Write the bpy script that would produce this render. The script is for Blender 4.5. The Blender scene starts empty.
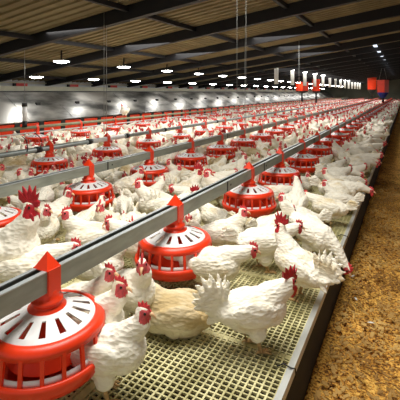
import bpy, bmesh, math, random
import numpy as np
from mathutils import Vector, Matrix, Euler, noise
R = random.Random(7)
C = bpy.context.collection
PI = math.pi
F = 390.0; HOR = 92.0; YAW = math.atan(205 / F)
CAM_Z = 1.27; SLAT = 0.25; DROP = CAM_Z - SLAT
ca, sa = math.cos(YAW), math.sin(YAW)

# ------------------------------------------------------------------ helpers
def at(px, py, drop):
    """a point of the photograph lying 'drop' metres under eye level, in the world"""
    fwd = F * drop / (py - HOR); right = (px - 200) / F * fwd
    return (right * ca - fwd * sa, right * sa + fwd * ca)
def fwd_y(X, fwd): return (fwd + X * sa) / ca            # Y of the point of line X at forward depth
def proj(x, y, z):
    r = x * ca + y * sa; f = -x * sa + y * ca
    if f < 0.05: return None
    return 200 + F * r / f, HOR - F * (z - CAM_Z) / f, f

def mat(name, col, rough=0.6, metal=0.0, spec=0.5, var=0.0, vscale=20, bump=0.0, bscale=60, emit=None, es=0, col2=None, stretch=(1,1,1), sss=0, coord='Object'):
    m = bpy.data.materials.new(name); m.use_nodes = True
    nt = m.node_tree; b = nt.nodes['Principled BSDF']
    b.inputs['Base Color'].default_value = (*col, 1); b.inputs['Roughness'].default_value = rough
    b.inputs['Metallic'].default_value = metal; b.inputs['Specular IOR Level'].default_value = spec
    if sss:
        b.inputs['Subsurface Weight'].default_value = sss; b.inputs['Subsurface Radius'].default_value = (.02, .012, .008)
    if emit: b.inputs['Emission Color'].default_value = (*emit, 1); b.inputs['Emission Strength'].default_value = es
    tc = nt.nodes.new('ShaderNodeTexCoord'); mp = nt.nodes.new('ShaderNodeMapping')
    mp.inputs['Scale'].default_value = stretch
    nt.links.new(tc.outputs[coord], mp.inputs[0])
    if var or col2:
        n = nt.nodes.new('ShaderNodeTexNoise'); n.inputs['Scale'].default_value = vscale; n.inputs['Detail'].default_value = 4
        nt.links.new(mp.outputs[0], n.inputs['Vector'])
        r = nt.nodes.new('ShaderNodeValToRGB'); r.color_ramp.elements[0].position = .38; r.color_ramp.elements[1].position = .62
        c2 = col2 or tuple(c * (1 - var) for c in col)
        r.color_ramp.elements[0].color = (*c2, 1); r.color_ramp.elements[1].color = (*col, 1)
        nt.links.new(n.outputs['Fac'], r.inputs[0]); nt.links.new(r.outputs[0], b.inputs['Base Color'])
    if bump:
        n = nt.nodes.new('ShaderNodeTexNoise'); n.inputs['Scale'].default_value = bscale; n.inputs['Detail'].default_value = 3
        nt.links.new(mp.outputs[0], n.inputs['Vector'])
        bp = nt.nodes.new('ShaderNodeBump'); bp.inputs['Strength'].default_value = bump; bp.inputs['Distance'].default_value = .01
        nt.links.new(n.outputs['Fac'], bp.inputs['Height']); nt.links.new(bp.outputs[0], b.inputs['Normal'])
    return m

M = {}
def feather_mat(name, col, dirt, lo):
    m = mat(name, col, rough=.85, spec=.15, sss=0)
    nt = m.node_tree; b = nt.nodes['Principled BSDF']; tc = nt.nodes['Texture Coordinate']
    mp = nt.nodes['Mapping']; mp.inputs['Scale'].default_value = (.45, 1, 1)
    n = nt.nodes.new('ShaderNodeTexNoise'); n.inputs['Scale'].default_value = 11; n.inputs['Detail'].default_value = 5
    nt.links.new(mp.outputs[0], n.inputs['Vector'])
    oi = nt.nodes.new('ShaderNodeObjectInfo')
    add = nt.nodes.new('ShaderNodeMath'); add.operation = 'MULTIPLY_ADD'; add.inputs[1].default_value = .14; nt.links.new(oi.outputs['Random'], add.inputs[0]); nt.links.new(n.outputs['Fac'], add.inputs[2])
    r = nt.nodes.new('ShaderNodeValToRGB'); r.color_ramp.elements[0].position = lo; r.color_ramp.elements[1].position = lo + .2
    r.color_ramp.elements[0].color = (*dirt, 1); r.color_ramp.elements[1].color = (*col, 1)
    nt.links.new(add.outputs[0], r.inputs[0]); nt.links.new(r.outputs[0], b.inputs['Base Color'])
    v = nt.nodes.new('ShaderNodeTexVoronoi'); v.inputs['Scale'].default_value = 78
    nt.links.new(mp.outputs[0], v.inputs['Vector'])
    bp = nt.nodes.new('ShaderNodeBump'); bp.inputs['Strength'].default_value = .75; bp.inputs['Distance'].default_value = .006
    nt.links.new(v.outputs['Distance'], bp.inputs['Height']); nt.links.new(bp.outputs[0], b.inputs['Normal'])
    return m
M['feather'] = feather_mat('white feathers', (.94, .90, .78), (.72, .58, .33), .34)
M['dirty'] = feather_mat('soiled feathers', (.84, .76, .56), (.55, .42, .22), .46)
M['face'] = mat('pink face skin', (.70, .095, .105), .6, var=.35, vscale=90)
M['comb'] = mat('red comb', (.50, .006, .016), .45, var=.35, vscale=60, bump=.3, bscale=200)
M['pinkcomb'] = mat('pinkish comb', (.80, .06, .07), .5, var=.3, vscale=60)
M['beak'] = mat('horn beak', (.80, .50, .28), .4)
M['eye'] = mat('dark eye', (.02, .008, .005), .1)
M['leg'] = mat('pale leg skin', (.70, .45, .20), .55, var=.3, vscale=80)
M['red'] = mat('orange red plastic', (.86, .045, .008), .34, spec=.5, var=.12, vscale=14)
M['white'] = mat('white plastic', (.80, .80, .80), .35, var=.12, vscale=20)
M['rail'] = mat('galvanised rail', (.31, .34, .29), .5, metal=.25, var=.3, vscale=18, stretch=(1, .25, 1))
M['lip'] = mat('rail lip', (.50, .55, .56), .4, metal=.5, var=.2, vscale=20, stretch=(1, .3, 1))
M['pipe'] = mat('grey tube', (.36, .40, .40), .38, metal=.5, var=.2, vscale=12)
M['olive'] = mat('olive tube', (.33, .34, .22), .45, var=.2, vscale=12)
M['black'] = mat('black', (.012, .012, .012), .6)
M['skirt'] = mat('dark board', (.010, .008, .009), .8, var=.4, vscale=12)
M['slat'] = mat('cream slat plastic', (.74, .69, .38), .5, var=.0, col2=(.42, .38, .17), vscale=9, bump=.2, bscale=120)
M['trim'] = mat('pale edge trim', (.60, .62, .60), .35, metal=.2, var=.3, vscale=10, stretch=(1, .3, 1))
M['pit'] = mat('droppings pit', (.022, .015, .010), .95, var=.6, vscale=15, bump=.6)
M['roof'] = mat('roof underside', (.34, .27, .14), .7, var=.25, vscale=3, stretch=(1, .3, 1))
M['rafter'] = mat('black rafter', (.008, .008, .010), .6)
M['wall'] = mat('grey wall', (.72, .74, .74), .6, var=.12, vscale=3)
M['cream'] = mat('cream duct', (.74, .71, .52), .5, var=.1, vscale=4)
M['end'] = mat('end wall', (.20, .21, .16), .8, var=.3, vscale=1.2)
M['sheet'] = mat('nest roof sheet', (.56, .55, .51), .40, metal=.7, var=0, col2=(.09, .09, .085), vscale=1.1, bump=.12, bscale=3, stretch=(2.4, .8, 1))  # dark streaks in the colour stand in for the rafters' dark reflections
M['lamp'] = mat('lamp', (1, 1, 1), .5, emit=(1, .98, .95), es=32)
M['tube'] = mat('white post tube', (.80, .80, .74), .4, emit=None)
M['blue'] = mat('blue plastic', (.02, .03, .25), .4)
M['mark'] = mat('red marker', (.75, .03, .02), .4)
M['wire'] = mat('steel wire', (.35, .36, .34), .4, metal=.6)
M['flake'] = mat('shavings', (.58, .36, .11), .9, col2=(.28, .14, .03), vscale=3)
M['chick_feather'] = mat('loose feather', (.9, .88, .8), .8)

class MB:
    def __init__(s): s.v = []; s.f = []; s.m = []; s.sm = []
    def add(s, vs, fs, mi=0, smooth=False):
        n = len(s.v); s.v += [tuple(v) for v in vs]
        for f in fs: s.f.append(tuple(i + n for i in f)); s.m.append(mi); s.sm.append(smooth)
        return s
    def box(s, a, b, mi=0):
        (x0, y0, z0), (x1, y1, z1) = a, b
        return s.add([(x0,y0,z0),(x1,y0,z0),(x1,y1,z0),(x0,y1,z0),(x0,y0,z1),(x1,y0,z1),(x1,y1,z1),(x0,y1,z1)],
              [(0,3,2,1),(4,5,6,7),(0,1,5,4),(1,2,6,5),(2,3,7,6),(3,0,4,7)], mi)
    def prism(s, poly, y0, y1, mi=0):          # poly in XZ, run along Y
        n = len(poly)
        return s.add([(x, y0, z) for x, z in poly] + [(x, y1, z) for x, z in poly],
              [tuple(range(n)), tuple(range(2*n-1, n-1, -1))] + [(i, i+n, (i+1) % n + n, (i+1) % n) for i in range(n)], mi)
    def prismx(s, poly, x0, x1, mi=0):         # poly in YZ
        n = len(poly)
        return s.add([(x0, y, z) for y, z in poly] + [(x1, y, z) for y, z in poly],
              [tuple(range(n)), tuple(range(2*n-1, n-1, -1))] + [(i, i+n, (i+1) % n + n, (i+1) % n) for i in range(n)], mi)
    def tube(s, pts, rad, n=10, mi=0, smooth=True):
        pts = [Vector(p) for p in pts]
        if not isinstance(rad, (list, tuple)): rad = [rad] * len(pts)
        vs = []; fs = []
        for i, p in enumerate(pts):
            d = (pts[min(i+1, len(pts)-1)] - pts[max(i-1, 0)]).normalized()
            q = d.to_track_quat('Z', 'Y')
            for k in range(n):
                a = 2*PI*k/n; vs.append(p + q @ Vector((math.cos(a)*rad[i], math.sin(a)*rad[i], 0)))
        for i in range(len(pts)-1):
            for k in range(n): fs.append((i*n+k, i*n+(k+1) % n, (i+1)*n+(k+1) % n, (i+1)*n+k))
        s.add(vs, fs, mi, smooth)
        return s.add([vs[k] for k in range(n)], [tuple(reversed(range(n)))], mi).add([vs[(len(pts)-1)*n+k] for k in range(n)], [tuple(range(n))], mi)
    def lathe(s, prof, n=36, mi=0, c=(0,0,0), smooth=True, closed=False):
        vs = [(c[0]+r*math.cos(2*PI*k/n), c[1]+r*math.sin(2*PI*k/n), c[2]+z) for r, z in prof for k in range(n)]
        m = len(prof); fs = []
        for i in range(m if closed else m-1):
            j = (i+1) % m
            for k in range(n): fs.append((i*n+k, i*n+(k+1) % n, j*n+(k+1) % n, j*n+k))
        return s.add(vs, fs, mi, smooth)
    def ell(s, c, r, rot=None, mi=0, nu=14, nv=9):
        vs = []; q = rot or Matrix.Identity(3); c = Vector(c)
        for j in range(nv+1):
            t = PI*j/nv
            for i in range(nu):
                a = 2*PI*i/nu
                vs.append(c + q @ Vector((r[0]*math.sin(t)*math.cos(a), r[1]*math.sin(t)*math.sin(a), r[2]*math.cos(t))))
        fs = [(j*nu+i, (j+1)*nu+i, (j+1)*nu+(i+1) % nu, j*nu+(i+1) % nu) for j in range(nv) for i in range(nu)]
        return s.add(vs, fs, mi, True)
    def xf(s, mtx):
        s.v = [tuple(mtx @ Vector(v)) for v in s.v]; return s
    def mesh(s, name, mats):
        me = bpy.data.meshes.new(name); me.from_pydata(s.v, [], s.f)
        for m in (mats if isinstance(mats, (list, tuple)) else [mats]): me.materials.append(m)
        me.polygons.foreach_set('material_index', s.m); me.polygons.foreach_set('use_smooth', s.sm)
        bm = bmesh.new(); bm.from_mesh(me); bmesh.ops.remove_doubles(bm, verts=bm.verts, dist=1e-6)
        bmesh.ops.recalc_face_normals(bm, faces=bm.faces); bm.to_mesh(me); bm.free(); me.update()
        return me
    def build(s, name, mats, parent=None, loc=(0,0,0), rot=(0,0,0)):
        return link(name, s.mesh(name, mats), parent, loc, rot)
def link(name, me, parent=None, loc=(0,0,0), rot=(0,0,0)):
    o = bpy.data.objects.new(name, me); C.objects.link(o); o.location = loc; o.rotation_euler = rot
    if parent is not None: o.parent = parent
    return o
def empty(name, loc=(0,0,0), rz=0):
    o = bpy.data.objects.new(name, None); C.objects.link(o); o.location = loc; o.rotation_euler = (0,0,rz); o.empty_display_size = .1
    return o
def tag(o, label=None, cat=None, group=None, kind=None):
    if label: o['label'] = label
    if cat: o['category'] = cat
    if group: o['group'] = group
    if kind: o['kind'] = kind
    return o
KIDS = {}; SUB = {}
def copy_tree(o, loc=None, rz=None, sc=None):
    c = o.copy(); C.objects.link(c)
    if loc is not None: c.location = loc
    if rz is not None: c.rotation_euler = (0, 0, rz)
    if sc is not None: c.scale = (sc, sc, sc)
    for k in ('label', 'group', 'category', 'kind'):
        if k in c and k != 'category': del c[k]
    for ch in KIDS[o.name]:
        d = ch.copy(); C.objects.link(d); d.parent = c
        for g in SUB.get(ch.name, ()):
            e = g.copy(); C.objects.link(e); e.parent = d
    return c

# ------------------------------------------------------------------ setting
Y0, Y1 = -2.0, 46.0
XE = -.37          # slat edge
XN = -7.0          # nest front
def roofz(X): return CAM_Z + .30 + .14 * (9 + X) if X < .5 else CAM_Z + .30 + .14 * 9.5 - .14 * (X - .5)

def litter_floor():
    nx, ny = 70, 260
    xs = np.linspace(XE - .02, 9, nx) ; ys = np.concatenate([np.linspace(-2, 6, 170), np.linspace(6.2, Y1, ny-170)])
    vs = []
    for y in ys:
        for i, x in enumerate(xs):
            x = XE - .02 + (9 - XE) * (i/(nx-1))**2.2
            z = .02*noise.noise((x*2.2, y*1.1, 0)) + .012*noise.noise((x*9, y*7, 3)) + .018*math.sin(x*14+1.2*noise.noise((x, y*.5, 1)))*math.exp(-abs(x-.1)*1.2)
            vs.append((x, y, z))
    fs = [(j*nx+i, j*nx+i+1, (j+1)*nx+i+1, (j+1)*nx+i) for j in range(ny-1) for i in range(nx-1)]
    mb = MB(); mb.add(vs, fs, 0, True)
    m = mat('litter', (.5, .3, .09), .95)
    nt = m.node_tree; b = nt.nodes['Principled BSDF']; tc = nt.nodes['Texture Coordinate']
    n1 = nt.nodes.new('ShaderNodeTexNoise'); n1.inputs['Scale'].default_value = 75; n1.inputs['Detail'].default_value = 3; n1.inputs['Distortion'].default_value = .6
    n2 = nt.nodes.new('ShaderNodeTexNoise'); n2.inputs['Scale'].default_value = 5; n2.inputs['Detail'].default_value = 3
    for n in (n1, n2): nt.links.new(tc.outputs['Object'], n.inputs['Vector'])
    ad = nt.nodes.new('ShaderNodeMath'); ad.operation = 'MULTIPLY_ADD'; ad.inputs[1].default_value = .35
    nt.links.new(n2.outputs['Fac'], ad.inputs[0]); nt.links.new(n1.outputs['Fac'], ad.inputs[2])
    r = nt.nodes.new('ShaderNodeValToRGB'); e = r.color_ramp.elements
    e[0].position = .56; e[0].color = (.16, .065, .012, 1); e[1].position = .80; e[1].color = (.95, .58, .13, 1)
    k = e.new(.67); k.color = (.66, .31, .045, 1)
    nt.links.new(ad.outputs[0], r.inputs[0]); nt.links.new(r.outputs[0], b.inputs['Base Color'])
    bp = nt.nodes.new('ShaderNodeBump'); bp.inputs['Strength'].default_value = .8; bp.inputs['Distance'].default_value = .015
    nt.links.new(n1.outputs['Fac'], bp.inputs['Height']); nt.links.new(bp.outputs[0], b.inputs['Normal'])
    tag(mb.build('floor', m), kind='structure')
    # loose shavings lying on the litter
    fl = MB()
    for _ in range(9000):
        x = R.uniform(XE+.05, .9)*1.0; y = R.uniform(.5, 1)**1.0; y = .6 + 5.5*R.random()**1.6
        L = R.uniform(.006, .017); w = L*R.uniform(.25, .6); h = .0015
        q = Euler((R.uniform(-.5,.5), R.uniform(-.5,.5), R.uniform(0,6.28))).to_matrix()
        z = .028 + .02*noise.noise((x*2.2, y*1.1, 0))
        t = MB().box((-L,-w,-h),(L,w,h)); 
        fl.add([Vector((x,y,z)) + q @ Vector(v) for v in t.v], t.f)
    tag(fl.build('litter_shavings', M['flake']), 'loose golden wood shavings scattered over the brown litter floor', 'wood shavings', kind='stuff')
    for i, (px, py) in enumerate([(353, 277), (371, 324), (356, 300)]):
        x, y = at(px, py, CAM_Z-.04)
        f = MB()
        f.add([(-.022,0,.001),(-.008,.007,.003),(.014,.006,.004),(.024,0,.002),(.014,-.006,.004),(-.008,-.007,.003),(0,0,.007),(0,0,-.001)],
              [(0,1,6),(1,2,6),(2,3,6),(3,4,6),(4,5,6),(5,0,6),(1,0,7),(2,1,7),(3,2,7),(4,3,7),(5,4,7),(0,5,7)], 0, True)
        tag(f.build('loose_feather', M['chick_feather'], loc=(x, y, .045), rot=(0, 0, [1.1, .2, 2][i])),
            ['small white feather on the litter below the hen leaning over the edge', 'white feather lying farthest down on the litter floor',
             'little white feather on the litter between the two others'][i], 'feather', 'loose feathers on the litter')
litter_floor()
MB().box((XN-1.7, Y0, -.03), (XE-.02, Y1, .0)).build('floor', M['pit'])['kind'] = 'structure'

def slats():
    root = empty('slatted_floor', (XE, 0, 0))
    tag(root, 'cream perforated plastic slatted floor raised beside the brown litter', 'slatted floor')
    g = MB(); zt = -.001
    w = XE - XN; nb = int(w/.0262)
    for i in range(nb):
        x = -.016 - i*.0262
        wide = .015 if (i % 23 == 22) else .0034
        g.box((x-wide, Y0, SLAT-.011), (x+wide, Y1, SLAT))
    y = Y0; j = 0
    while y < Y1:
        near = y < 9
        h = .013 if j % 26 == 25 else (.0030 if near else .005)
        g.box((XN-XE, y-h, SLAT-.010), (-.012, y+h, SLAT-.0015)); y += .0225 if near else .05; j += 1
    g.build('slat_grid', M['slat'], root)
    MB().box((-.014, Y0, SLAT-.026), (.010, Y1, SLAT+.006)).build('edge_trim', M['trim'], root)['label'] = 'pale grey edge trim'
    MB().box((-.012, Y0, 0), (.004, Y1, SLAT-.020)).build('skirt_board', M['skirt'], root)['label'] = 'black skirt board below the edge'
    c = MB()
    for yy in [1.42, 2.9, 4.4, 6, 7.5]:
        c.tube([(-.05, yy-.01, SLAT+.004), (-.03, yy+.006, SLAT+.012), (-.0, yy-.004, SLAT+.012), (.014, yy+.01, SLAT+.004), (.016, yy+.01, SLAT-.03)], .0025, 6)
    c.build('clip_wire', M['black'], root)
slats()

def room():
    xs = [-9.1, .5, 9.5]
    c = MB()
    for a, b in ((-9.1, .5), (.5, 9.5)):
        c.add([(a,Y0,roofz(a)+.02),(b,Y0,roofz(b)+.02),(b,Y1,roofz(b)+.02),(a,Y1,roofz(a)+.02),(a,Y0,roofz(a)+.08),(b,Y0,roofz(b)+.08),(b,Y1,roofz(b)+.08),(a,Y1,roofz(a)+.08)],
              [(0,3,2,1),(4,5,6,7),(0,1,5,4),(1,2,6,5),(2,3,7,6),(3,0,4,7)])
    # corrugation ribs of the roof sheets, running down the slope
    y = Y0
    while y < 34:
        c.add([(-9.0,y,roofz(-9)+.02),(.5,y,roofz(.5)+.02),(.5,y+.03,roofz(.5)+.02),(-9,y+.03,roofz(-9)+.02),(-9.0,y+.006,roofz(-9)-.004),(.5,y+.006,roofz(.5)-.004),(.5,y+.024,roofz(.5)-.004),(-9,y+.024,roofz(-9)-.004)],
              [(4,7,6,5),(0,4,5,1),(3,2,6,7)]); y += .17
    tag(c.build('ceiling', M['roof']), kind='structure')
    tag(MB().box((-9.1, Y0, 0), (-9, Y1, roofz(-9)+.06)).build('wall_left', M['wall']), kind='structure')
    tag(MB().box((-9.1, Y1, 0), (9.5, Y1+.1, 3.2)).build('wall_back', M['end']), kind='structure')
    # portal rafters
    step = 1.83; y = 7.76 - 5*step; ys = []
    while y < Y1-.3:
        r = MB()
        for a, b in ((-8.99, .5), (.5, 9.3)):
            da = .13 if a < 0 else .2; db = .2 if a < 0 else .13
            r.add([(a,y-.05,roofz(a)+.015),(b,y-.05,roofz(b)+.015),(b,y-.05,roofz(b)-db),(a,y-.05,roofz(a)-da),(a,y+.05,roofz(a)+.015),(b,y+.05,roofz(b)+.015),(b,y+.05,roofz(b)-db),(a,y+.05,roofz(a)-da)],
                  [(0,1,2,3),(7,6,5,4),(0,3,7,4),(1,5,6,2),(3,2,6,7),(0,4,5,1)])
        tag(r.build('rafter', M['rafter']), kind='structure'); ys.append(y); y += step
    # purlins
    for X in (-8.2, -6.6, -5.0, -3.2, -1.6):
        tag(MB().box((X-.03, Y0, roofz(X)-.07), (X+.03, Y1, roofz(X)-.005)).build('purlin', M['rafter']), kind='structure')
    # ledge and duct over the nests
    tag(MB().box((-8.99, Y0, 1.30), (-8.72, Y1, 1.42)).build('trim_1', M['cream']), kind='structure')
    tag(MB().box((-8.98, Y0, 1.255), (-7.93, Y1, 1.285)).build('trim_2', M['black']), kind='structure')
    tag(MB().box((-8.99, Y0, 1.50), (-8.94, Y1, 1.53)).build('trim_3', M['cream']), kind='structure')
    return ys
RY = room()

for i, y in enumerate([f for f in RY if f > 3]):
    yy = fwd_y(-8.9, 10.25) + (i-2)*1.83
    if yy < 4 or yy > 40: continue
    t = empty('wall_marker', (-8.935, yy, 1.45))
    MB().box((-.055, -.17, -.05), (0.02, .17, .05)).build('plate', M['mark'], t)
    MB().box((-.05, -.23, -.05), (0.018, -.172, .05)).build('end_block', M['black'], t)
    k = len([o for o in bpy.data.objects if o.name.startswith('wall_marker')])
    w = ['', 'nearest', 'second nearest', 'third nearest', 'fourth nearest']
    lab = 'small red plate on the wall above the cream ledge' + (', %s to the camera' % w[k] if k < 5 else ', one of the farther ones')
    tag(t, lab, 'wall plate', 'red plates along the left wall')

# nests
def nests():
    r = MB(); zt = .625
    x0, z0, x1, z1 = XN-.02, zt+.01, -7.95, 1.262
    r.add([(x0,Y0,z0),(x1,Y0,z1),(x1,Y1,z1),(x0,Y1,z0),(x0,Y0,z0+.02),(x1,Y0,z1+.02),(x1,Y1,z1+.02),(x0,Y1,z0+.02)],
          [(0,3,2,1),(4,5,6,7),(0,1,5,4),(1,2,6,5),(2,3,7,6),(3,0,4,7)])
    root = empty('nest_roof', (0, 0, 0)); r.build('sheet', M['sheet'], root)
    tag(root, 'long sloping grey metal sheet roof over the row of nests', 'nest roof')
    rb = MB(); 
    s = MB(); y = Y0+.3
    while y < Y1:
        s.add([(x0+.02,y,z0+.018),(x1,y,z1+.018),(x1,y+.02,z1+.018),(x0+.02,y+.02,z0+.018),(x0+.02,y+.003,z0+.026),(x1,y+.003,z1+.026),(x1,y+.017,z1+.026),(x0+.02,y+.017,z0+.026)],
          [(4,5,6,7),(0,1,5,4),(3,7,6,2)]); y += 1.22
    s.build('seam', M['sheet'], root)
    for i in range(24):     # little dark brackets half way up the sheet
        yy = fwd_y(-7.5, 9.0) + i*1.22
        MB().box((-7.53, yy-.05, .97), (-7.47, yy+.05, 1.03)).build('bracket', M['black'], root)
    # nest boxes
    n = 0; pitch = .60; y = fwd_y(XN, 7.75) - .08 - 2*pitch
    fl = MB().box((.0, -.235, 0), (.012, .235, .30)).prism([(.0,.29),(.016,.29),(.022,.305),(.0,.31)], -.235, .235).mesh('red_flap', M['red'])
    post = MB().box((-.03, .24, -.02), (.03, .355, .335)).mesh('divider', M['black'])
    body = MB().box((-.6, -.25, -.30), (-.02, .345, .30)).mesh('box_body', M['black'])
    while y < Y1-1 and n < 72:
        t = empty('nest_box', (XN, y, .30))
        link('box_body', body, t); link('divider', post, t); link('red_flap', fl, t)
        lab = 'low nest box with red front flap under sheet roof' + (', %s from the left' % ['first', 'second', 'third', 'fourth', 'fifth', 'sixth'][n-1] if 0 < n < 7 else ', far along the row' if n else ', at the left picture edge')
        tag(t, lab, 'nest box', 'row of nest boxes'); y += pitch; n += 1
nests()

# ------------------------------------------------------------------ lamps
def lamps():
    dome = MB().lathe([(.0,.0),(.07,.0),(.19,-.02),(.20,-.035),(.185,-.035),(.0,-.03)], 20).mesh('housing', M['white'])
    glow = MB().lathe([(.0,-.075),(.09,-.07),(.16,-.05),(.18,-.036),(.0,-.034)], 20).mesh('diffuser', M['lamp'])
    lm = MB().tube([(0,0,-.01),(0,0,.222)], .02, 8).mesh('mount', M['black'])
    rows = [(-7.37, 7.1, 'lamp row near the left wall'), (-5.7, 7.2, 'middle lamp row')]
    for X, f0, g in rows:
        k = 0
        while True:
            y = fwd_y(X, f0 if False else (8.81 if X < -7 else 10.55)) + (k-2)*1.83
            if y > 42: break
            t = empty('ceiling_lamp', (X, y, roofz(X)-.16))
            link('mount', lm, t); link('housing', dome, t); link('diffuser', glow, t); t.scale = (.8, .8, .8)
            tag(t, ('round white lamp in the ' + g) if k > 6 else 'round white lamp in the %s, %s' % (g, ['behind the picture edge', 'at near end', 'nearest in the photo', 'second nearest', 'third nearest', 'fourth nearest', 'fifth nearest'][k]), 'lamp', g)
            k += 1
    # hanging white tubes with a bright head
    tube = MB().tube([(0,0,-.05),(0,0,-.66)], .075, 12).mesh('tube', M['tube'])
    head = MB().ell((0,0,-.02), (.11,.11,.075), nu=16, nv=8).mesh('lamp_head', mat('lamp head', (1,1,1), .5, emit=(1,1,.98), es=9))
    mount = MB().tube([(0,0,.0),(0,0,.083)], .02, 8).mesh('mount', M['black'])
    X = -4.0; k = 0
    y = fwd_y(X, 13.7)
    while y < 42:
        t = empty('drop_tube_lamp', (X, y, roofz(X)-.06))
        link('tube', tube, t); link('mount', mount, t); link('lamp_head', head, t)
        tag(t, 'white vertical tube under the roof with bright head' + (', %s of the row' % ['nearest', 'second nearest', 'third nearest', 'fourth nearest', 'fifth nearest'][k] if k < 5 else ', far back'), 'hanging lamp', 'row of white tube lamps')
        k += 1; y += 2.2
    for (px, py, X) in ((387, 66, -.8),):
        t = MB().box((-.05, 12, -.03), (.05, 34, .0)).build('ridge_light', M['lamp'], loc=(X, 0, roofz(X)-.03))
        t.data.materials[0] = mat('dim strip', (.8,.85,.9), .5, emit=(.75,.85,1), es=1.3)
        tag(t, 'long pale blue-white strip light just under the ridge at upper right', 'strip light')
lamps()

# ------------------------------------------------------------------ feeders
RAILZ = CAM_Z - .63
ROWS = [(-1.08, [1.33, 2.07, 3.05, 3.80] + [4.62 + .80*i for i in range(44)]),
        (-2.28, [2.42 + .755*i for i in range(50)]),
        (-3.55, [3.55 + .85*i for i in range(44)]),
        (-5.60, [4.9 + .9*i for i in range(38)])]
BF = [(0,1,2,3),(7,6,5,4),(0,4,5,1),(1,5,6,2),(2,6,7,3),(3,7,4,0)]
def feeder_parts(sep=False):
    P = {}
    c = MB(); hw = .033
    # pyramid cap and the two straps that clasp the rail
    c.add([(-hw,-.03,.034),(hw,-.03,.034),(hw,.03,.034),(-hw,.03,.034),(0,0,.088)], [(0,1,4),(1,2,4),(2,3,4),(3,0,4),(3,2,1,0)])
    for s in (-1, 1):
        c.box((s*.033-.004, -.026, -.05), (s*.033+.004, .026, .036))
    P['clamp_cap'] = (c, M['red'])
    k = MB(); k.lathe([(.0,-.034),(.036,-.034),(.040,-.05),(.040,-.068),(.052,-.070),(.052,-.080),(.047,-.082),(.047,-.092),(.063,-.096),(.063,-.108),(.0,-.108)], 32)
    P['collar'] = (k, M['red'])
    # slotted white cone
    w = MB(); n = 84; prof = [(.060,-.098),(.082,-.104),(.138,-.124),(.158,-.136)]; th = .004
    for i in range(n):
        a0, a1 = 2*PI*i/n, 2*PI*(i+1)/n
        for j in range(3):
            if j == 1 and i % 6 in (0, 1): continue
            (r0, z0), (r1, z1) = prof[j], prof[j+1]
            q = [(r*math.cos(a), r*math.sin(a), z+dz) for dz in (0, -th) for (r, z, a) in ((r0,z0,a0),(r1,z1,a0),(r1,z1,a1),(r0,z0,a1))]
            w.add(q, [(0,1,2,3),(7,6,5,4),(0,3,7,4),(1,5,6,2),(0,4,5,1),(3,2,6,7)])
    P['slotted_plate'] = (w, M['white'])
    g = MB(); g.lathe([(.150,-.134),(.160,-.130),(.174,-.134),(.184,-.146),(.188,-.160),(.182,-.160),(.172,-.146),(.155,-.140)], 48, closed=True)
    for i in range(20):
        a = 2*PI*(i+.5)/20; u = Vector((math.cos(a), math.sin(a), 0)); t = Vector((-math.sin(a), math.cos(a), 0))
        q = []
        for (r, z) in ((.187,-.156),(.196,-.222)):
            for dr, dt in ((0,-.0058),(0,.0058),(-.009,.0058),(-.009,-.0058)):
                q.append(u*(r+dr) + t*dt + Vector((0,0,z)))
        if sep: P.setdefault('bars', []).append(MB().add(q, BF))
        if not sep: g.add(q, BF)
    P['guard_grill'] = (g, M['red'])
    r = MB(); r.lathe([(.180,-.207),(.184,-.207),(.189,-.222),(.184,-.222)], 42, closed=True)
    P['inner_ring'] = (r, M['white'])
    h = MB(); h.lathe([(.052,-.106),(.058,-.15),(.085,-.20),(.12,-.235)], 28)
    P['feed_cone'] = (h, M['red'])
    b = MB(); b.lathe([(.0,-.262),(.13,-.262),(.165,-.250),(.186,-.226),(.194,-.216),(.203,-.216),(.206,-.226),(.202,-.242),(.186,-.262),(.150,-.276),(.10,-.280),(.0,-.280)], 48)
    P['pan'] = (b, M['red'])
    def deep(m): m.v = [(x*1.035, y*1.035, z if z > -.15 else -.15+(z+.15)*1.2) for x, y, z in m.v]
    for k in ('slotted_plate', 'guard_grill', 'inner_ring', 'feed_cone', 'pan'): deep(P[k][0])
    for m in P.get('bars', []): deep(m)
    return P
def feeder(lod=False, sep=False):
    P = feeder_parts(sep); base = .306; bars = P.pop('bars', [])
    if not lod:
        root = empty('feeder', (0,0,0)); root['category'] = 'feeder'; KIDS[root.name] = []
        for k, (mb, m) in P.items():
            mb.xf(Matrix.Translation((0,0,base))); KIDS[root.name].append(mb.build(k, m, root))
            if k == 'guard_grill': SUB[KIDS[root.name][-1].name] = [b.xf(Matrix.Translation((0,0,base))).build('bar', m, KIDS[root.name][-1]) for b in bars]
        return root
    allm = MB()
    for k, (mb, m) in P.items():
        mi = 1 if m is M['white'] else 0
        allm.add([(x,y,z+base) for x,y,z in mb.v], mb.f, mi, k in ('pan','collar'))
    o = allm.build('feeder', [M['red'], M['white']]); o['category'] = 'feeder'; KIDS[o.name] = []
    return o
FN = feeder(sep=True); FE = feeder(); FL = feeder(True)
FEEDERS = []
ORD = ['first', 'second', 'third', 'fourth', 'fifth', 'sixth', 'seventh', 'eighth', 'ninth', 'tenth', 'eleventh', 'twelfth']
RN = ['nearest rail', 'second rail', 'round tube', 'tube by the nests']
used = {FN.name: False, FE.name: False, FL.name: False}
for ri, (X, fs) in enumerate(ROWS):
    vis = 0
    for fw in fs:
        y = fwd_y(X, fw)
        if y > 41: continue
        p = proj(X, y, .5)
        hidden = p and p[0] < -25
        if hidden: continue
        src = FN if fw < 6 else FE if fw < 12 else FL
        loc = (X, y, RAILZ - .306)
        if not used[src.name]: o = src; o.location = loc; used[src.name] = True
        else: o = copy_tree(src, loc)
        if vis < 12: lab = 'red pan feeder with white top, %s from left on the %s' % (ORD[vis], RN[ri])
        else: lab = 'small distant red pan feeder far along the ' + RN[ri]
        tag(o, lab, 'feeder', 'feeders on the ' + RN[ri]); vis += 1
        FEEDERS.append((X, y))

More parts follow.
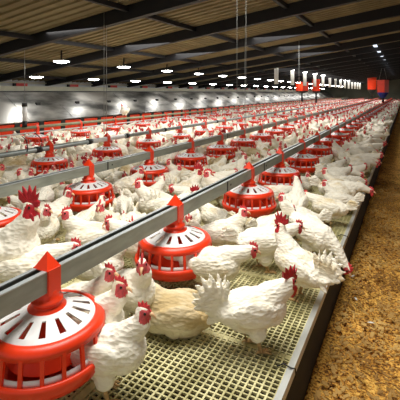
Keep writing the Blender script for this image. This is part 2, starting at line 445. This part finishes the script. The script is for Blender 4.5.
def rails():
    for ri, X in enumerate((-1.08, -2.28)):
        root = empty('feeder_rail', (X, 0, RAILZ))
        w = .030; t = .004
        tag(root, 'grey steel channel rail carrying red feeders, ' + ('nearest the camera' if ri == 0 else 'second from the camera'), 'rail', 'rails and tubes carrying feeders')
        c = MB(); c.prism([(w-t,-.033),(w,-.033),(w,.031),(w-t,.031)], Y0, Y1).prism([(-w,-.033),(-w+t,-.033),(-w+t,.031),(-w,.031)], Y0, Y1)
        c.prism([(-w,-.037),(w,-.037),(w,-.033),(-w,-.033)], Y0, Y1)
        c.build('channel', M['rail'], root)
        l = MB()
        for a, b in ((w-.018, w+.001), (-w-.001, -w+.014)): l.prism([(a,.031),(b,.031),(b,.035),(a,.035)], Y0, Y1)
        l.build('lip', M['lip'], root)
        MB().prism([(-w+t,-.02),(w-t,-.02),(w-t,.010),(-w+t,.010)], Y0, Y1).build('feed_auger', M['black'], root)
        ys = [fwd_y(X, f) for f in ((2.62, 3.3, 5.1, 7.6, 10) if ri == 0 else (3.35, 5.6, 8, 10.4))]
        for y in ys:
            MB().box((w, y-.006, -.036), (w+.003, y+.006, .034)).build('joint', M['black'], root)
            MB().box((w, y+.05, -.006), (w+.0025, y+.062, .006)).build('bolt', M['black'], root)
    for ri, (X, rad, m, dz) in enumerate(((-3.55, .028, 'pipe', 0), (-5.60, .026, 'olive', 0.03))):
        root = empty('feed_tube', (X, 0, RAILZ+dz))
        tag(root, 'round grey feed tube behind the two channel rails' if ri == 0 else 'thin olive grey tube running along in front of the nests', 'tube', 'rails and tubes carrying feeders')
        MB().tube([(0,Y0,0),(0,Y1,0)], rad, 16).build('tube', M[m], root)
        if ri == 0:
            for f in (5.62, 6.5, 4.95, 8.3): MB().tube([(0,fwd_y(X,f)-.03,0),(0,fwd_y(X,f)+.03,0)], .036, 16).build('coupling', M['black'], root)
            MB().tube([(0,fwd_y(X,5.0),0),(0,fwd_y(X,5.55),0)], .031, 16).build('sleeve', M['white'], root)
        else:
            s = MB()
            MB().tube([(.01,Y0,-.09),(.01,Y1,-.09)], .013, 8).build('water_line', M['white'], root)
    # suspension wires
    def wire(px, X, label, rr=.004):
        fw = abs(X)*F/ca/(405-px); y = fwd_y(X, fw)
        o = MB().tube([(0,0,0),(0,0,roofz(X)-RAILZ-.03)], rr, 6).build('suspension_wire', M['wire'], loc=(X, y, RAILZ+.03))
        tag(o, label, 'wire', 'wires hanging from the roof')
    wire(245, -2.28, 'thin wire from the roof down to the second rail')
    wire(104, -3.55, 'left one of the pair of thin wires above the round tube', .0035)
    wire(106.5, -3.55, 'right one of the pair of thin wires above the round tube', .0035)
    wire(237, -1.08, 'left thin wire hanging down to the nearest rail', .0012)
    wire(246, -1.08, 'right thin wire hanging down to the nearest rail', .0012)
    wire(299, -2.28, 'faint wire in the distance above the second rail')
    # regulator hanging at left
    X = -5.6; fw = 2468/(405-22.5); y = fwd_y(X, fw)
    t = empty('hanging_regulator', (X+.05, y, RAILZ+.05))
    MB().tube([(0,0,.10),(0,0,.34)], .036, 16).build('glass_tube', M['white'], t)
    MB().tube([(0,0,.34),(0,0,.40)], .042, 16).build('top_cap', M['black'], t)
    MB().tube([(0,0,.0),(0,0,.10)], .040, 16).build('bottom_cap', M['black'], t)
    MB().tube([(0,0,.40),(0,0,roofz(X)-RAILZ-.06)], .004, 6).build('cord', M['wire'], t)
    tag(t, 'white upright cylinder with black ends hanging at the left before the nests', 'regulator')
    # black wire bracket round the tube
    X = -3.55; fw = 1564/(405-25); y = fwd_y(X, fw)
    b = MB().tube([(.03,0,.0),(.045,0,.04),(.045,-.02,.13),(.03,-.06,.17)], .005, 6).tube([(.03,.16,.0),(.05,.16,.04),(.05,.17,.12),(.03,.10,.19)], .005, 6)
    b.tube([(0,.13,0),(0,.20,0)], .035, 14)
    tag(b.build('wire_bracket', M['black'], loc=(X, y, RAILZ)), 'black bent wire bracket gripping the round grey tube at left', 'bracket')
rails()

def hoppers():
    for px, w, yt, yb, X, fw, lab, fb in ((302, .62, 82, 91, -5.6, 2468/103, 'red box hopper, leftmost of the four far hoppers', 93),
                                  (316, .46, 79.5, 91, -4.6, 22.8, 'red round hopper just right of the leftmost one', 93),
                                  (371.2, .66, 77.5, 89.5, -2.28, 30.4, 'red feed hopper with a black funnel over the second rail', 97),
                                  (384.3, .50, 80, 92.5, -1.08, 21.6, 'red feed hopper with a blue-black funnel over the nearest rail', 98)):
        y = fwd_y(X, fw); zt = CAM_Z + (HOR-yt)*fw/F; zb = CAM_Z + (HOR-yb)*fw/F; zf = CAM_Z + (HOR-fb)*fw/F
        t = empty('feed_hopper', (X, y, zf)); h = w/2; H = zt-zf; B = zb-zf
        b = MB(); n = 4 if px in (302, 384.3) else 20
        rr = h*(1.0 if n == 20 else 1.25)
        prof = [(rr*.94, B), (rr, H-.03), (rr*1.03, H-.03), (rr*1.03, H), (rr*.9, H), (rr*.86, B+.03), (0, B+.03)]
        b.lathe(prof, n, smooth=(n == 20))
        if n == 4: b.xf(Matrix.Rotation(PI/4 - YAW, 4, 'Z'))
        b.build('hopper_body', M['red'], t)
        f = MB(); f.lathe([(rr*.92, B), (rr*.9, B-.05), (.12, B-.30*min(1, B/.3)), (.07, 0.0), (.05, .0)], 16)
        f.build('funnel', M['blue'] if px > 380 else M['black'], t)
        MB().tube([(0,0,.0),(0,0,RAILZ-zf)] if RAILZ < zf else [(0,0,0),(0,0,.05)], .05, 10).build('down_pipe', M['black'], t)
        for s in (-1, 1): MB().tube([(s*h*.8,0,H-.01),(s*h*.2,0,roofz(X)-zf-.03)], .008, 6).build('hanger', M['wire'], t)
        tag(t, lab, 'hopper', 'red feed hoppers')
hoppers()

# ------------------------------------------------------------------ birds
def cap(mb, a, b, ra, rb, flat=1.0, n=6):      # overlapping balls from a to b
    a, b = Vector(a), Vector(b)
    for i in range(n+1):
        t = i/n; r = ra*(1-t)+rb*t
        mb.ell(a.lerp(b, t), (r, r*flat, r), nu=12, nv=8)
def remesh(mb, voxel, smooth):
    me = bpy.data.meshes.new('t'); me.from_pydata(mb.v, [], mb.f)
    o = bpy.data.objects.new('t', me); C.objects.link(o)
    r = o.modifiers.new('r', 'REMESH'); r.mode = 'VOXEL'; r.voxel_size = voxel; r.use_smooth_shade = True
    s = o.modifiers.new('s', 'SMOOTH'); s.iterations = smooth; s.factor = .5
    dg = bpy.context.evaluated_depsgraph_get()
    out = bpy.data.meshes.new_from_object(o.evaluated_get(dg))
    bpy.data.objects.remove(o); return out

# pose: head (x,y,z), head yaw, head pitch, body z, body pitch, tail, rooster flag
POSES = {
 'alert':   dict(h=(.135, 0, .315), yaw=0, pit=-.12, bz=.165, bp=.26),
 'look':    dict(h=(.125, .03, .325), yaw=.9, pit=-.1, bz=.165, bp=.28),
 'lookr':   dict(h=(.125, -.03, .320), yaw=-.8, pit=-.2, bz=.165, bp=.28),
 'forward': dict(h=(.205, .0, .245), yaw=.15, pit=-.35, bz=.160, bp=.08),
 'reach':   dict(h=(.255, -.01, .165), yaw=-.15, pit=-.2, bz=.165, bp=-.08),
 'peck':    dict(h=(.225, .02, .065), yaw=.1, pit=-1.0, bz=.170, bp=-.28),
 'over':    dict(h=(.235, .0, .020), yaw=.0, pit=-1.0, bz=.165, bp=-.30),
 'tuck':    dict(h=(.115, .0, .150), yaw=.6, pit=-.3, bz=.085, bp=.05),
 'rest':    dict(h=(.120, .0, .225), yaw=.4, pit=-.1, bz=.095, bp=.12),
 'rooster': dict(h=(.120, 0, .355), yaw=0, pit=-.12, bz=.180, bp=.35, cock=1, cs=.98),
 'cocklow': dict(h=(.165, -.01, .275), yaw=.45, pit=-.25, bz=.170, bp=.12, cock=1, cs=.80),
}
def bird_geo(p, voxel, rich=True, seed=1):
    rr = random.Random(seed)
    cock = p.get('cock', 0); bz = p['bz']; bp = p['bp']
    Rb = Matrix.Rotation(-bp, 3, 'Y')             # pitch, nose up
    def B(x, y, z): return Vector((0,0,bz)) + Rb @ Vector((x,y,z))
    mb = MB()
    mb.ell(B(0,0,0), (.128,.084,.082), Rb, nu=20, nv=14)
    mb.ell(B(.065,0,-.008), (.082,.078,.078), Rb, nu=18, nv=12)
    mb.ell(B(-.085,0,.010), (.078,.062,.060), Rb)
    mb.ell(B(-.02,0,-.035), (.10,.065,.055), Rb)                       # belly fluff
    for s in (-1, 1):                                                  # folded wings
        mb.ell(B(-.015, s*.070, .012), (.098,.024,.052), Rb @ Matrix.Rotation(s*.05, 3, 'Z') @ Matrix.Rotation(.18, 3, 'Y'))
        mb.ell(B(-.092, s*.052, .012), (.062,.015,.026), Rb @ Matrix.Rotation(s*.22, 3, 'Z') @ Matrix.Rotation(.12, 3, 'Y'))
        mb.ell((.005, s*.042, max(.05, bz-.075)), (.040,.030,.046))    # thighs
    # tail: fan of blades
    nt_ = 7 if cock else 5
    for i in range(nt_):
        u = i/(nt_-1) - .5
        L = (.098 if cock else .074) * (1 - .35*abs(u)); up = (.98 if cock else .52) + u*(1.5 if cock else .85)
        for s in (-1, 1):
            c = B(-.135,0,.030); d = Vector((-math.cos(up+bp*0), s*(.16+.05*rr.random()), math.sin(up))).normalized()
            q = d.to_track_quat('X', 'Z').to_matrix()
            mb.ell(c + d*L*.75, (L, .0070 if voxel < .008 else .014, .018), q, nu=10, nv=8)
    if cock:
        for i in range(5):                                             # soft saddle plumes
            d = Vector((-.8, rr.uniform(-.5,.5), rr.uniform(-.5,.3))).normalized()
            mb.ell(B(-.12,0,.01)+d*.045, (.05,.014,.018), d.to_track_quat('X','Z').to_matrix(), nu=10, nv=8)
    # neck
    h = Vector(p['h']); nb = B(.082,0,.032)
    mid = nb.lerp(h, .55) + Vector((.020 if h.z > .2 else .0, 0, .0 if h.z > .2 else .022))
    nr = 1.12 if cock else 1.0
    cap(mb, B(.05,0,.01), nb, .070, .056*nr); cap(mb, nb, mid, .056*nr, .037*nr, .92); cap(mb, mid, h, .037*nr, .0225, .92)
    Rh = Matrix.Rotation(p['yaw'], 3, 'Z') @ Matrix.Rotation(-p['pit'], 3, 'Y')
    mb.ell(h, (.030,.0205,.0225), Rh, nu=16, nv=10); mb.ell(h + Rh @ Vector((.018,0,-.003)), (.018,.012,.013), Rh)
    me = remesh(mb, voxel, 6 if voxel < .008 else 2)
    # ruffle
    if rich:
        co = np.empty(len(me.vertices)*3); me.vertices.foreach_get('co', co); co = co.reshape(-1,3)
        no = np.empty(len(me.vertices)*3); me.vertices.foreach_get('normal', no); no = no.reshape(-1,3)
        for i in range(len(co)):
            d = (Vector(co[i])-h).length
            k = min(1, max(0, (d-.05)/.08))
            c = co[i]; a = noise.noise((c[0]*26+seed, c[1]*55, c[2]*55))*.0026 + noise.noise((c[0]*60, c[1]*120+seed, c[2]*120))*.0028
            co[i] += no[i]*a*k
        me.vertices.foreach_set('co', co.ravel())
    # face skin by place on the head
    inv = Rh.transposed(); mi = []
    for pl in me.polygons:
        q = inv @ (pl.center - h); r = .030 if not cock else .037
        mi.append(1 if (q.x > -.006 and q.x < .05 and abs(q.y) < .05 and (q.z < .015) and (Vector((q.x-.014, 0, q.z+.001)).length < (.027 if not cock else .031))) else 0)
    me.polygons.foreach_set('material_index', mi)
    me.polygons.foreach_set('use_smooth', [True]*len(mi))
    return me, h, Rh
def comb_mb(cock):
    mb = MB()
    if cock:
        top = [(-.050,.020),(-.058,.052),(-.036,.040),(-.042,.072),(-.016,.052),(-.012,.082),(.004,.056),(.016,.086),(.020,.048),(.034,.064),(.030,.034),(.042,.030),(.038,.010)]
        low = [(.028,.006),(-.004,.012),(-.030,.010)]; th = .007
    else:
        top = [(-.022,.022),(-.024,.036),(-.012,.030),(-.008,.045),(.002,.032),(.009,.044),(.014,.028),(.022,.033),(.026,.016),(.032,.010)]
        low = [(.022,.006),(-.006,.014)]; th = .005
    poly = top + low[::1]
    n = len(poly); cx = sum(a for a, b in poly)/n; cz = .022
    vs = [(x, -th*.55 if z < .03 else -th*.3, z) for x, z in poly] + [(x, th*.55 if z < .03 else th*.3, z) for x, z in poly] + [(cx, -th, cz), (cx, th, cz)]
    fs = [(i, n+i, n+(i+1) % n, (i+1) % n) for i in range(n)] + [(i, (i+1) % n, 2*n) for i in range(n)] + [(n+(i+1) % n, n+i, 2*n+1) for i in range(n)]
    mb.add(vs, fs, 0, False); return mb
def wattle_mb(cock, s):
    k = 1.75 if cock else 1.0
    mb = MB(); mb.ell((.020, s*.008*k, -.020*k - .004), (.010*k, .0045*k, .016*k), Matrix.Rotation(s*-.15, 3, 'X'), nu=10, nv=8); return mb
def leg_mb(p, s, x0):
    mb = MB(); z0 = max(.04, p['bz']-.085); f = Vector((x0, s*.042, .006))
    mb.tube([(0, s*.040, z0+.03), (x0-.012, s*.042, z0*.55), f], [.012, .0075, .0075], 8)
    for a in (-.45, 0, .45, PI):
        L = .045 if a != PI else .022
        mb.tube([f, f + Vector((math.cos(a)*L*.6, math.sin(a)*L*.6, .002)), f + Vector((math.cos(a)*L, math.sin(a)*L, -.003))], [.006,.005,.002], 6)
    return mb
SRC = {}
def make_bird(pose, dirty=False):
    key = pose + ('_dirty' if dirty else '')
    if key in SRC: return SRC[key]
    p = POSES[pose]; cock = p.get('cock', 0)
    me, h, Rh = bird_geo(p, .0052, True, len(SRC)+3)
    cm = M['comb'] if cock else M['pinkcomb']
    mis = [pl.material_index for pl in me.polygons]
    me.materials.clear(); me.materials.append(M['dirty'] if dirty else M['feather']); me.materials.append(M['comb'] if cock else M['face'])
    me.polygons.foreach_set('material_index', mis)
    nm = 'rooster' if cock else 'hen'; me.name = nm
    o = bpy.data.objects.new(nm, me); C.objects.link(o); o['category'] = nm
    T = Matrix.Translation(h) @ Rh.to_4x4(); kids = []
    kids.append(comb_mb(cock).xf(T @ Matrix.Diagonal((1.05 if cock else .95, 1.3, p.get('cs', 1) if cock else .92, 1))).build('comb', cm, o))
    for s in (-1, 1):
        kids.append(wattle_mb(cock, s).xf(T).build('wattle', cm, o))
        kids.append(MB().ell((.012, s*.0185, .005), (.0055,.003,.0055), nu=10, nv=6).xf(T).build('eye', M['eye'], o))
    kids.append(MB().tube([(.026,0,0),(.036,0,-.001),(.046,0,-.007),(.051,0,-.013)], [.0085,.0065,.0035,.001], 8).xf(T).build('beak', M['beak'], o))
    if pose not in ('rest', 'tuck'):
        for s, x0 in ((-1, .02), (1, -.015)): kids.append(leg_mb(p, s, x0).build('leg', M['leg'], o))
    KIDS[o.name] = kids; SRC[key] = o; o['_n'] = 0
    return o
LODM = {}
def lod_mesh(pose, voxel):
    k = (pose, voxel)
    if k in LODM: return LODM[k]
    p = POSES[pose]; cock = p.get('cock', 0)
    me, h, Rh = bird_geo(p, voxel, False, 5)
    T = Matrix.Translation(h) @ Rh.to_4x4()
    ex = MB()
    parts = [comb_mb(cock), wattle_mb(cock, -1), wattle_mb(cock, 1), MB().ell((.012,0,-.002), (.020,.0225,.016), nu=8, nv=5)]
    for q in parts: ex.add(q.v, q.f, 1, False)
    if voxel < .015:
        ex.add(*(lambda q: (q.v, q.f))(MB().tube([(.026,0,0),(.05,0,-.012)], [.009,.001], 6)), 2)
        ex.xf(T)
        if pose not in ('rest', 'tuck'):
            for s in (-1, 1):
                q = leg_mb(p, s, 0); ex.add(q.v, q.f, 2)
    else: ex.xf(T)
    mb = MB(); mb.v = [tuple(v.co) for v in me.vertices]; mb.f = [tuple(pl.vertices) for pl in me.polygons]
    mb.m = [pl.material_index for pl in me.polygons]; mb.sm = [True]*len(mb.f)
    mb.add(ex.v, ex.f, 1); mb.m[-len(ex.f):] = ex.m
    LODM[k] = (mb, mb.mesh('hen' if not cock else 'rooster', [M['feather'], M['comb'] if cock else M['pinkcomb'], M['leg']]))
    return LODM[k]

placed = []       # circles (x, y)
GR = {}
def circles(x, y, a, s=1.0):
    return [(x + math.cos(a)*d*s, y + math.sin(a)*d*s) for d in (-.085, .0, .085)]
def k_(qx, qy): return 1 - .22/math.hypot(qx, qy)      # a spot just before a feeder, kept free so its pan shows
def free(x, y, a, r, s=1.0, fr=.265):
    cs = circles(x, y, a, s)
    for cx, cy in cs:
        gx, gy = int(cx//.4), int(cy//.4)
        for i in (-1, 0, 1):
            for j in (-1, 0, 1):
                for (qx, qy) in GR.get((gx+i, gy+j), ()):
                    if (qx-cx)**2 + (qy-cy)**2 < r*r: return False
        for (qx, qy) in FEEDERS:
            if (qx-cx)**2 + (qy-cy)**2 < fr*fr or (qy < 9 and (qx*k_(qx,qy)-cx)**2 + (qy*k_(qx,qy)-cy)**2 < .245**2): return False
    return True
def occupy(x, y, a, s=1.0):
    for c in circles(x, y, a, s): GR.setdefault((int(c[0]//.4), int(c[1]//.4)), []).append(c)
def put(src, x, y, a, s, z=SLAT):
    if src['_n'] == 0:
        o = src; o.location = (x, y, z); o.rotation_euler = (0,0,a); o.scale = (s,s,s)
    else: o = copy_tree(src, (x, y, z), a, s)
    src['_n'] += 1
    return o

HAND = [ # head px, head py, heading (screen degrees: 0 right, 90 away), pose, scale, label, dirty
 (290, 281, 12, 'cocklow', .93, 'large white rooster in the foreground with dark red head and upright fanned tail', 0),
 (281, 226, 128, 'rooster', .92, 'white rooster with tall spiky red comb facing left, right of the third near feeder', 0),
 (347, 268, -50, 'over', 1.0, 'white hen bending its head down over the slat edge to the litter', 0),
 (252, 249, -8, 'forward', 1.0, 'white hen crouching rightwards with pink face, left of the spiky combed rooster', 0),
 (243, 211, -15, 'alert', .95, 'white hen with raised head right under the third near feeder', 0),
 (298, 226, 5, 'forward', 1.0, 'white hen whose red face shows behind the spiky combed rooster', 0),
 (282, 197, 170, 'alert', .9, 'white hen facing left at the right rim of the third near feeder', 0),
 (306, 194, 145, 'forward', .88, 'white hen facing left, plump body and tail pointing to the slat edge', 0),
 (370, 191, -3, 'reach', 1.05, 'white hen stretching its neck far out to the right over the slat edge', 0),
 (325, 183, 165, 'alert', .82, 'white hen facing left just behind the hen that stretches its neck right', 0),
 (325, 171, 160, 'alert', .9, 'hen with red face looking left at the right side of the fourth near feeder', 0),
 (350, 168, 20, 'forward', .95, 'white hen heading away right, behind the two hens at the slat edge', 0),
 (361, 175, -5, 'reach', .95, 'white hen with lowered head facing right close to the slat edge', 0),
 (378, 162, 0, 'reach', 1.0, 'white hen pointing right at the slat edge, third back along the edge', 0),
 (365, 166, 10, 'forward', .9, 'white hen left of the third bird along the slat edge', 0),
 (376, 152, 5, 'reach', 1.0, 'white hen pointing right, fourth back along the slat edge', 0),
 (385, 143, 5, 'reach', 1.0, 'white hen pointing right, fifth back along the slat edge', 0),
 (30, 207, -20, 'rooster', 1.3, 'big white rooster at the left edge with tall dark red comb', 0),
 (47, 210, -75, 'look', .95, 'pink-faced hen right beside the big rooster at the left edge', 0),
 (67, 213, 205, 'alert', 1.05, 'white hen facing left below the second row feeder at left', 0),
 (11, 198, 170, 'forward', .95, 'hen head turned left at the picture edge behind the big rooster', 0),
 (74, 246, 5, 'forward', 1.1, 'white hen bending right just behind the near rail at left', 0),
 (109, 272, -15, 'alert', .95, 'white hen under the near rail, leftmost of the three heads there', 0),
 (120, 286, -15, 'alert', 1.0, 'white hen with red wattles, middle of the heads below the near rail', 0),
 (142, 264, -40, 'lookr', 1.0, 'white hen looking at the camera left of the second near feeder', 0),
 (143, 312, -10, 'alert', .92, 'white hen with bright red comb at the bottom, right of the first feeder', 0),
 (149, 294, 172, 'tuck', 1.05, 'soiled yellowish hen resting under the second near feeder', 1),
 (141, 170, -20, 'alert', 1.0, 'white hen with raised head left of the second feeder of the middle rail', 0),
 (139, 183, 195, 'alert', 1.1, 'large white hen facing left in front of the second feeder of the middle rail', 0),
 (169, 162, -160, 'alert', .95, 'hen peering between two feeders of the middle rail, left one', 0),
 (179, 167, -20, 'alert', .95, 'hen peering between two feeders of the middle rail, right one', 0),
 (172, 188, 190, 'forward', .95, 'hen with dark red head bent towards the large white hen', 0),
 (199, 171, -15, 'rooster', .92, 'rooster standing below the third feeder of the middle rail, neck stretched', 0),
 (195, 193, 15, 'cocklow', .95, 'rooster whose dark red comb shows just over the near rail', 0),
 (207, 173, 200, 'alert', 1.05, 'pink-faced white hen facing left beside the stretched rooster', 0),
 (235, 172, 0, 'forward', 1.0, 'white hen bending right just behind the near rail, by the thin wires', 0),
 (110, 222, 160, 'forward', 1.1, 'white hen with red comb behind the near rail, below the middle feeder', 0),
 (100, 206, -90, 'alert', 1.0, 'white hen facing the camera before the left second row feeder', 0),
 (20, 172, 200, 'alert', .95, 'leftmost of three heads in a row above the second rail', 0),
 (31, 172, -20, 'alert', .95, 'middle of three heads in a row above the second rail', 0),
 (46, 172, -30, 'alert', .95, 'rightmost of three heads in a row above the second rail', 0),
]
BIRDN = 0
for hx, hy, hd, pose, s, lab, dirty in HAND:
    src = make_bird(pose, bool(dirty)); p = POSES[pose]; h = p['h']
    X, Y = at(hx, hy, DROP - h[2]*s)
    a = math.radians(hd) + YAW
    x = X - s*(math.cos(a)*h[0] - math.sin(a)*h[1]); y = Y - s*(math.sin(a)*h[0] + math.cos(a)*h[1])
    if pose in ('reach', 'over'): pass
    o = put(src, x, y, a, s); tag(o, lab, 'rooster' if p.get('cock') else 'hen', 'chickens on the slats')
    occupy(x, y, a, s); BIRDN += 1
# perched hen
X = -5.6; y = fwd_y(X, 8.8)
tag(put(make_bird('alert'), X, y, YAW-1.9, .9, RAILZ+.056-.0), 'white hen perched on the thin tube in front of the nests', 'hen', 'chickens on the slats'); BIRDN += 1

# crowd
wt = (['alert']*9 + ['look']*3 + ['lookr']*3 + ['forward']*8 + ['reach']*2 + ['peck']*2 + ['rest']*2 + ['rooster']*1 + ['cocklow']*1)
cand = []
x0, x1 = XN+.12, XE-.10
def strip(x):
    return ('between the slat edge and the nearest rail' if x > -1.08 else 'between the nearest and second rails' if x > -2.28 else
            'between the second rail and the round tube' if x > -3.55 else 'between the round tube and the nests')
crowd = []
def throw(fmin, fmax, tries, r):
    for _ in range(tries):
        x = R.uniform(x0, x1); f = R.uniform(fmin, fmax); y = fwd_y(x, f)
        if y > Y1 - 1: continue
        p = proj(x, y, SLAT+.2)
        if p is None or p[0] < -22 or p[0] > 405: continue
        if y < 1.9 and x > -1.3 and p[1] > 262: continue
        a = R.uniform(0, 2*PI)
        # keep the photo's bare patches of slats
        q = proj(x, y, SLAT)
        if 185 < q[0] < 345 and q[1] > 262: continue
        if q[1] > 200 and q[0] > 300: continue
        if x > -.62 and f < 8:
            if R.random() < .5: continue
            a = YAW + R.uniform(-.5, .5) + (PI if R.random() < .3 else 0)
        if x < -6.25 and f < 16: continue
        if not free(x, y, a, r): continue
        occupy(x, y, a); pose = R.choice(wt if x > -5 else ['forward','rest','reach','forward','alert'])
        if x > -1.08 and f < 16: pose = R.choice(['forward','forward','reach','rest','look','forward'])
        hx = x + math.cos(a)*POSES[pose]['h'][0]; hy = y + math.sin(a)*POSES[pose]['h'][0]
        if any(abs(hx-rx) < .085 for rx in (-1.08, -2.28, -3.55, -5.6)) and POSES[pose]['h'][2] > .26: pose = 'rest' if pose != 'rooster' else 'forward'
        if any((hx-fx)**2+(hy-fy)**2 < .235**2 for fx, fy in FEEDERS if abs(fy-y) < .8): pose = 'rest'
        if pose in ('peck', 'reach') and any((x+math.cos(a)*.25-fx)**2+(y+math.sin(a)*.25-fy)**2 < .21**2 for fx, fy in FEEDERS if abs(fy-y) < .8): pose = 'alert'
        crowd.append((f, x, y, a, pose, R.uniform(.84, 1.0)))
throw(1.2, 4.5, 16000, .150)
throw(4.5, 10, 30000, .150)
throw(10, 20, 36000, .155)
throw(20, 40, 16000, .19)
crowd.sort(key=lambda t: t[0])
print('crowd', len(crowd))
NI = 300 - BIRDN
POSW = {'alert': 'head raised', 'look': 'looking aside', 'lookr': 'looking aside', 'forward': 'neck forward', 'reach': 'reaching low', 'peck': 'pecking down',
        'rest': 'crouching', 'rooster': 'standing tall', 'cocklow': 'bending forward'}
def facing(a):
    d = (math.degrees(a - YAW)) % 360
    return ['facing right', 'facing away', 'facing left', 'facing camera'][int(((d+45) % 360)//90)]
seen = {}
far = []; lods = {}
def nearest_feeder(x, y):
    best = min(FEED_LAB, key=lambda t: (t[0]-x)**2+(t[1]-y)**2); return best[2]
FEED_LAB = []
for ri, (X, fs) in enumerate(ROWS):
    v = 0
    for fw in fs:
        yy = fwd_y(X, fw)
        if yy > 41 or proj(X, yy, .5)[0] < -25: continue
        FEED_LAB.append((X, yy, '%s feeder of the %s' % (ORD[v], ['near rail', 'second rail', 'round tube', 'nest tube'][ri]) if v < 12 else None)); v += 1
for i, (f, x, y, a, pose, s) in enumerate(crowd):
    if i >= NI:
        far.append((x, y, a, pose, s, f)); continue
    cock = POSES[pose].get('cock', 0)
    if i < 110: o = put(make_bird(pose, R.random() < .06 and not cock), x, y, a, s)
    else:
        mb, me = lod_mesh(pose, .0105)
        o = link('rooster' if cock else 'hen', me, None, (x, y, SLAT), (0, 0, a)); o.scale = (s, s, s)
    kind = 'rooster' if cock else 'hen'
    nf = nearest_feeder(x, y)
    lab = 'white %s %s, %s, by the %s' % (kind, facing(a), POSW[pose], nf) if nf else 'white %s far back in the crowd' % kind
    n = seen.get(lab, 0); seen[lab] = n + 1
    if n and nf: lab += ', ' + ['', 'behind', 'farther', 'farthest'][min(n, 3)]
    tag(o, lab[:150], kind, 'chickens on the slats')
for s_ in SRC.values():
    if s_['_n'] == 0:
        for k in KIDS[s_.name]: bpy.data.objects.remove(k)
        bpy.data.objects.remove(s_)
for s_ in SRC.values():
    try:
        pass
    except ReferenceError: pass
# everything farther away: one mass of birds
def mass(items):
    V = []; Fq = []; Ft = []; off = 0
    vs = []; loops = []; starts = []; tot = []; mis = []; lo = 0
    cache = {}
    for (x, y, a, pose, s, f) in items:
        vox = .016 if f < 13 else (.024 if f < 22 else .034)
        k = (pose, vox)
        if k not in cache:
            mb, me = lod_mesh(pose, vox)
            v = np.empty(len(me.vertices)*3); me.vertices.foreach_get('co', v); v = v.reshape(-1, 3)
            l = np.empty(len(me.loops), int); me.loops.foreach_get('vertex_index', l)
            t = np.empty(len(me.polygons), int); me.polygons.foreach_get('loop_total', t)
            m = np.empty(len(me.polygons), int); me.polygons.foreach_get('material_index', m)
            cache[k] = (v, l, t, m)
        v, l, t, m = cache[k]
        c_, s_ = math.cos(a)*s, math.sin(a)*s
        w = np.stack([v[:,0]*c_ - v[:,1]*s_ + x, v[:,0]*s_ + v[:,1]*c_ + y, v[:,2]*s + SLAT], 1)
        vs.append(w); loops.append(l+off); tot.append(t); mis.append(m); off += len(w)
    vs = np.concatenate(vs); loops = np.concatenate(loops); tot = np.concatenate(tot); mis = np.concatenate(mis)
    me = bpy.data.meshes.new('distant_hens'); me.vertices.add(len(vs)); me.vertices.foreach_set('co', vs.ravel())
    me.loops.add(len(loops)); me.loops.foreach_set('vertex_index', loops.astype(np.int32))
    me.polygons.add(len(tot)); st = np.concatenate([[0], np.cumsum(tot)[:-1]])
    me.polygons.foreach_set('loop_start', st.astype(np.int32)); me.polygons.foreach_set('loop_total', tot.astype(np.int32))
    for m_ in (M['feather'], M['pinkcomb'], M['leg']): me.materials.append(m_)
    me.polygons.foreach_set('material_index', mis.astype(np.int32)); me.polygons.foreach_set('use_smooth', [True]*len(tot))
    me.update(calc_edges=True); me.validate()
    o = link('distant_hens', me); tag(o, 'mass of distant white chickens with red combs filling the back of the house', 'chickens', kind='stuff')
    print('far faces', len(tot))
mass(far)

# ------------------------------------------------------------------ camera, light
cd = bpy.data.cameras.new('camera'); cam = bpy.data.objects.new('camera', cd); C.objects.link(cam)
cam.location = (0, 0, CAM_Z); cam.rotation_euler = (PI/2, 0, YAW)
cd.sensor_width = 36; cd.lens = 36*F/400; cd.shift_y = -(200-HOR)/400; cd.clip_start = .02; cd.clip_end = 200
bpy.context.scene.camera = cam

def area(name, loc, rot, sx, sy, e, col=(1,1,1)):
    l = bpy.data.lights.new(name, 'AREA'); l.shape = 'RECTANGLE'; l.size = sx; l.size_y = sy; l.energy = e; l.color = col
    o = bpy.data.objects.new(name, l); C.objects.link(o); o.location = loc; o.rotation_euler = rot; return o
area('overhead_fill_near', (-.9, 1.6, 2.6), (0, 0, 0), 1.2, 2.4, 85, (1, .97, .9))  # unseen area light without a fixture, added to brighten the foreground from overhead
area('house_lamp_mid', (-4.2, 6.5, 2.15), (0, 0, 0), 1.0, 5, 80, (1, .97, .92))
area('house_lamp_mid_b', (-2.2, 9.5, 2.4), (0, 0, 0), 1.2, 6, 90, (1, .97, .92))
area('house_lamp_far', (-3.5, 20, 2.2), (0, 0, 0), 3, 12, 200, (1, .98, .95))
area('house_lamp_end', (-3.0, 35, 2.2), (0, 0, 0), 3, 14, 300, (1, .98, .95))

w = bpy.data.worlds.new('world'); bpy.context.scene.world = w; w.use_nodes = True
w.node_tree.nodes['Background'].inputs[0].default_value = (1, .96, .90, 1); w.node_tree.nodes['Background'].inputs[1].default_value = .42
sc = bpy.context.scene
sc.view_settings.view_transform = 'Standard'; sc.view_settings.look = 'None'; sc.view_settings.gamma = 1; sc.view_settings.exposure = .22
sc.view_settings.use_curve_mapping = False
sc.cycles.use_denoising = True
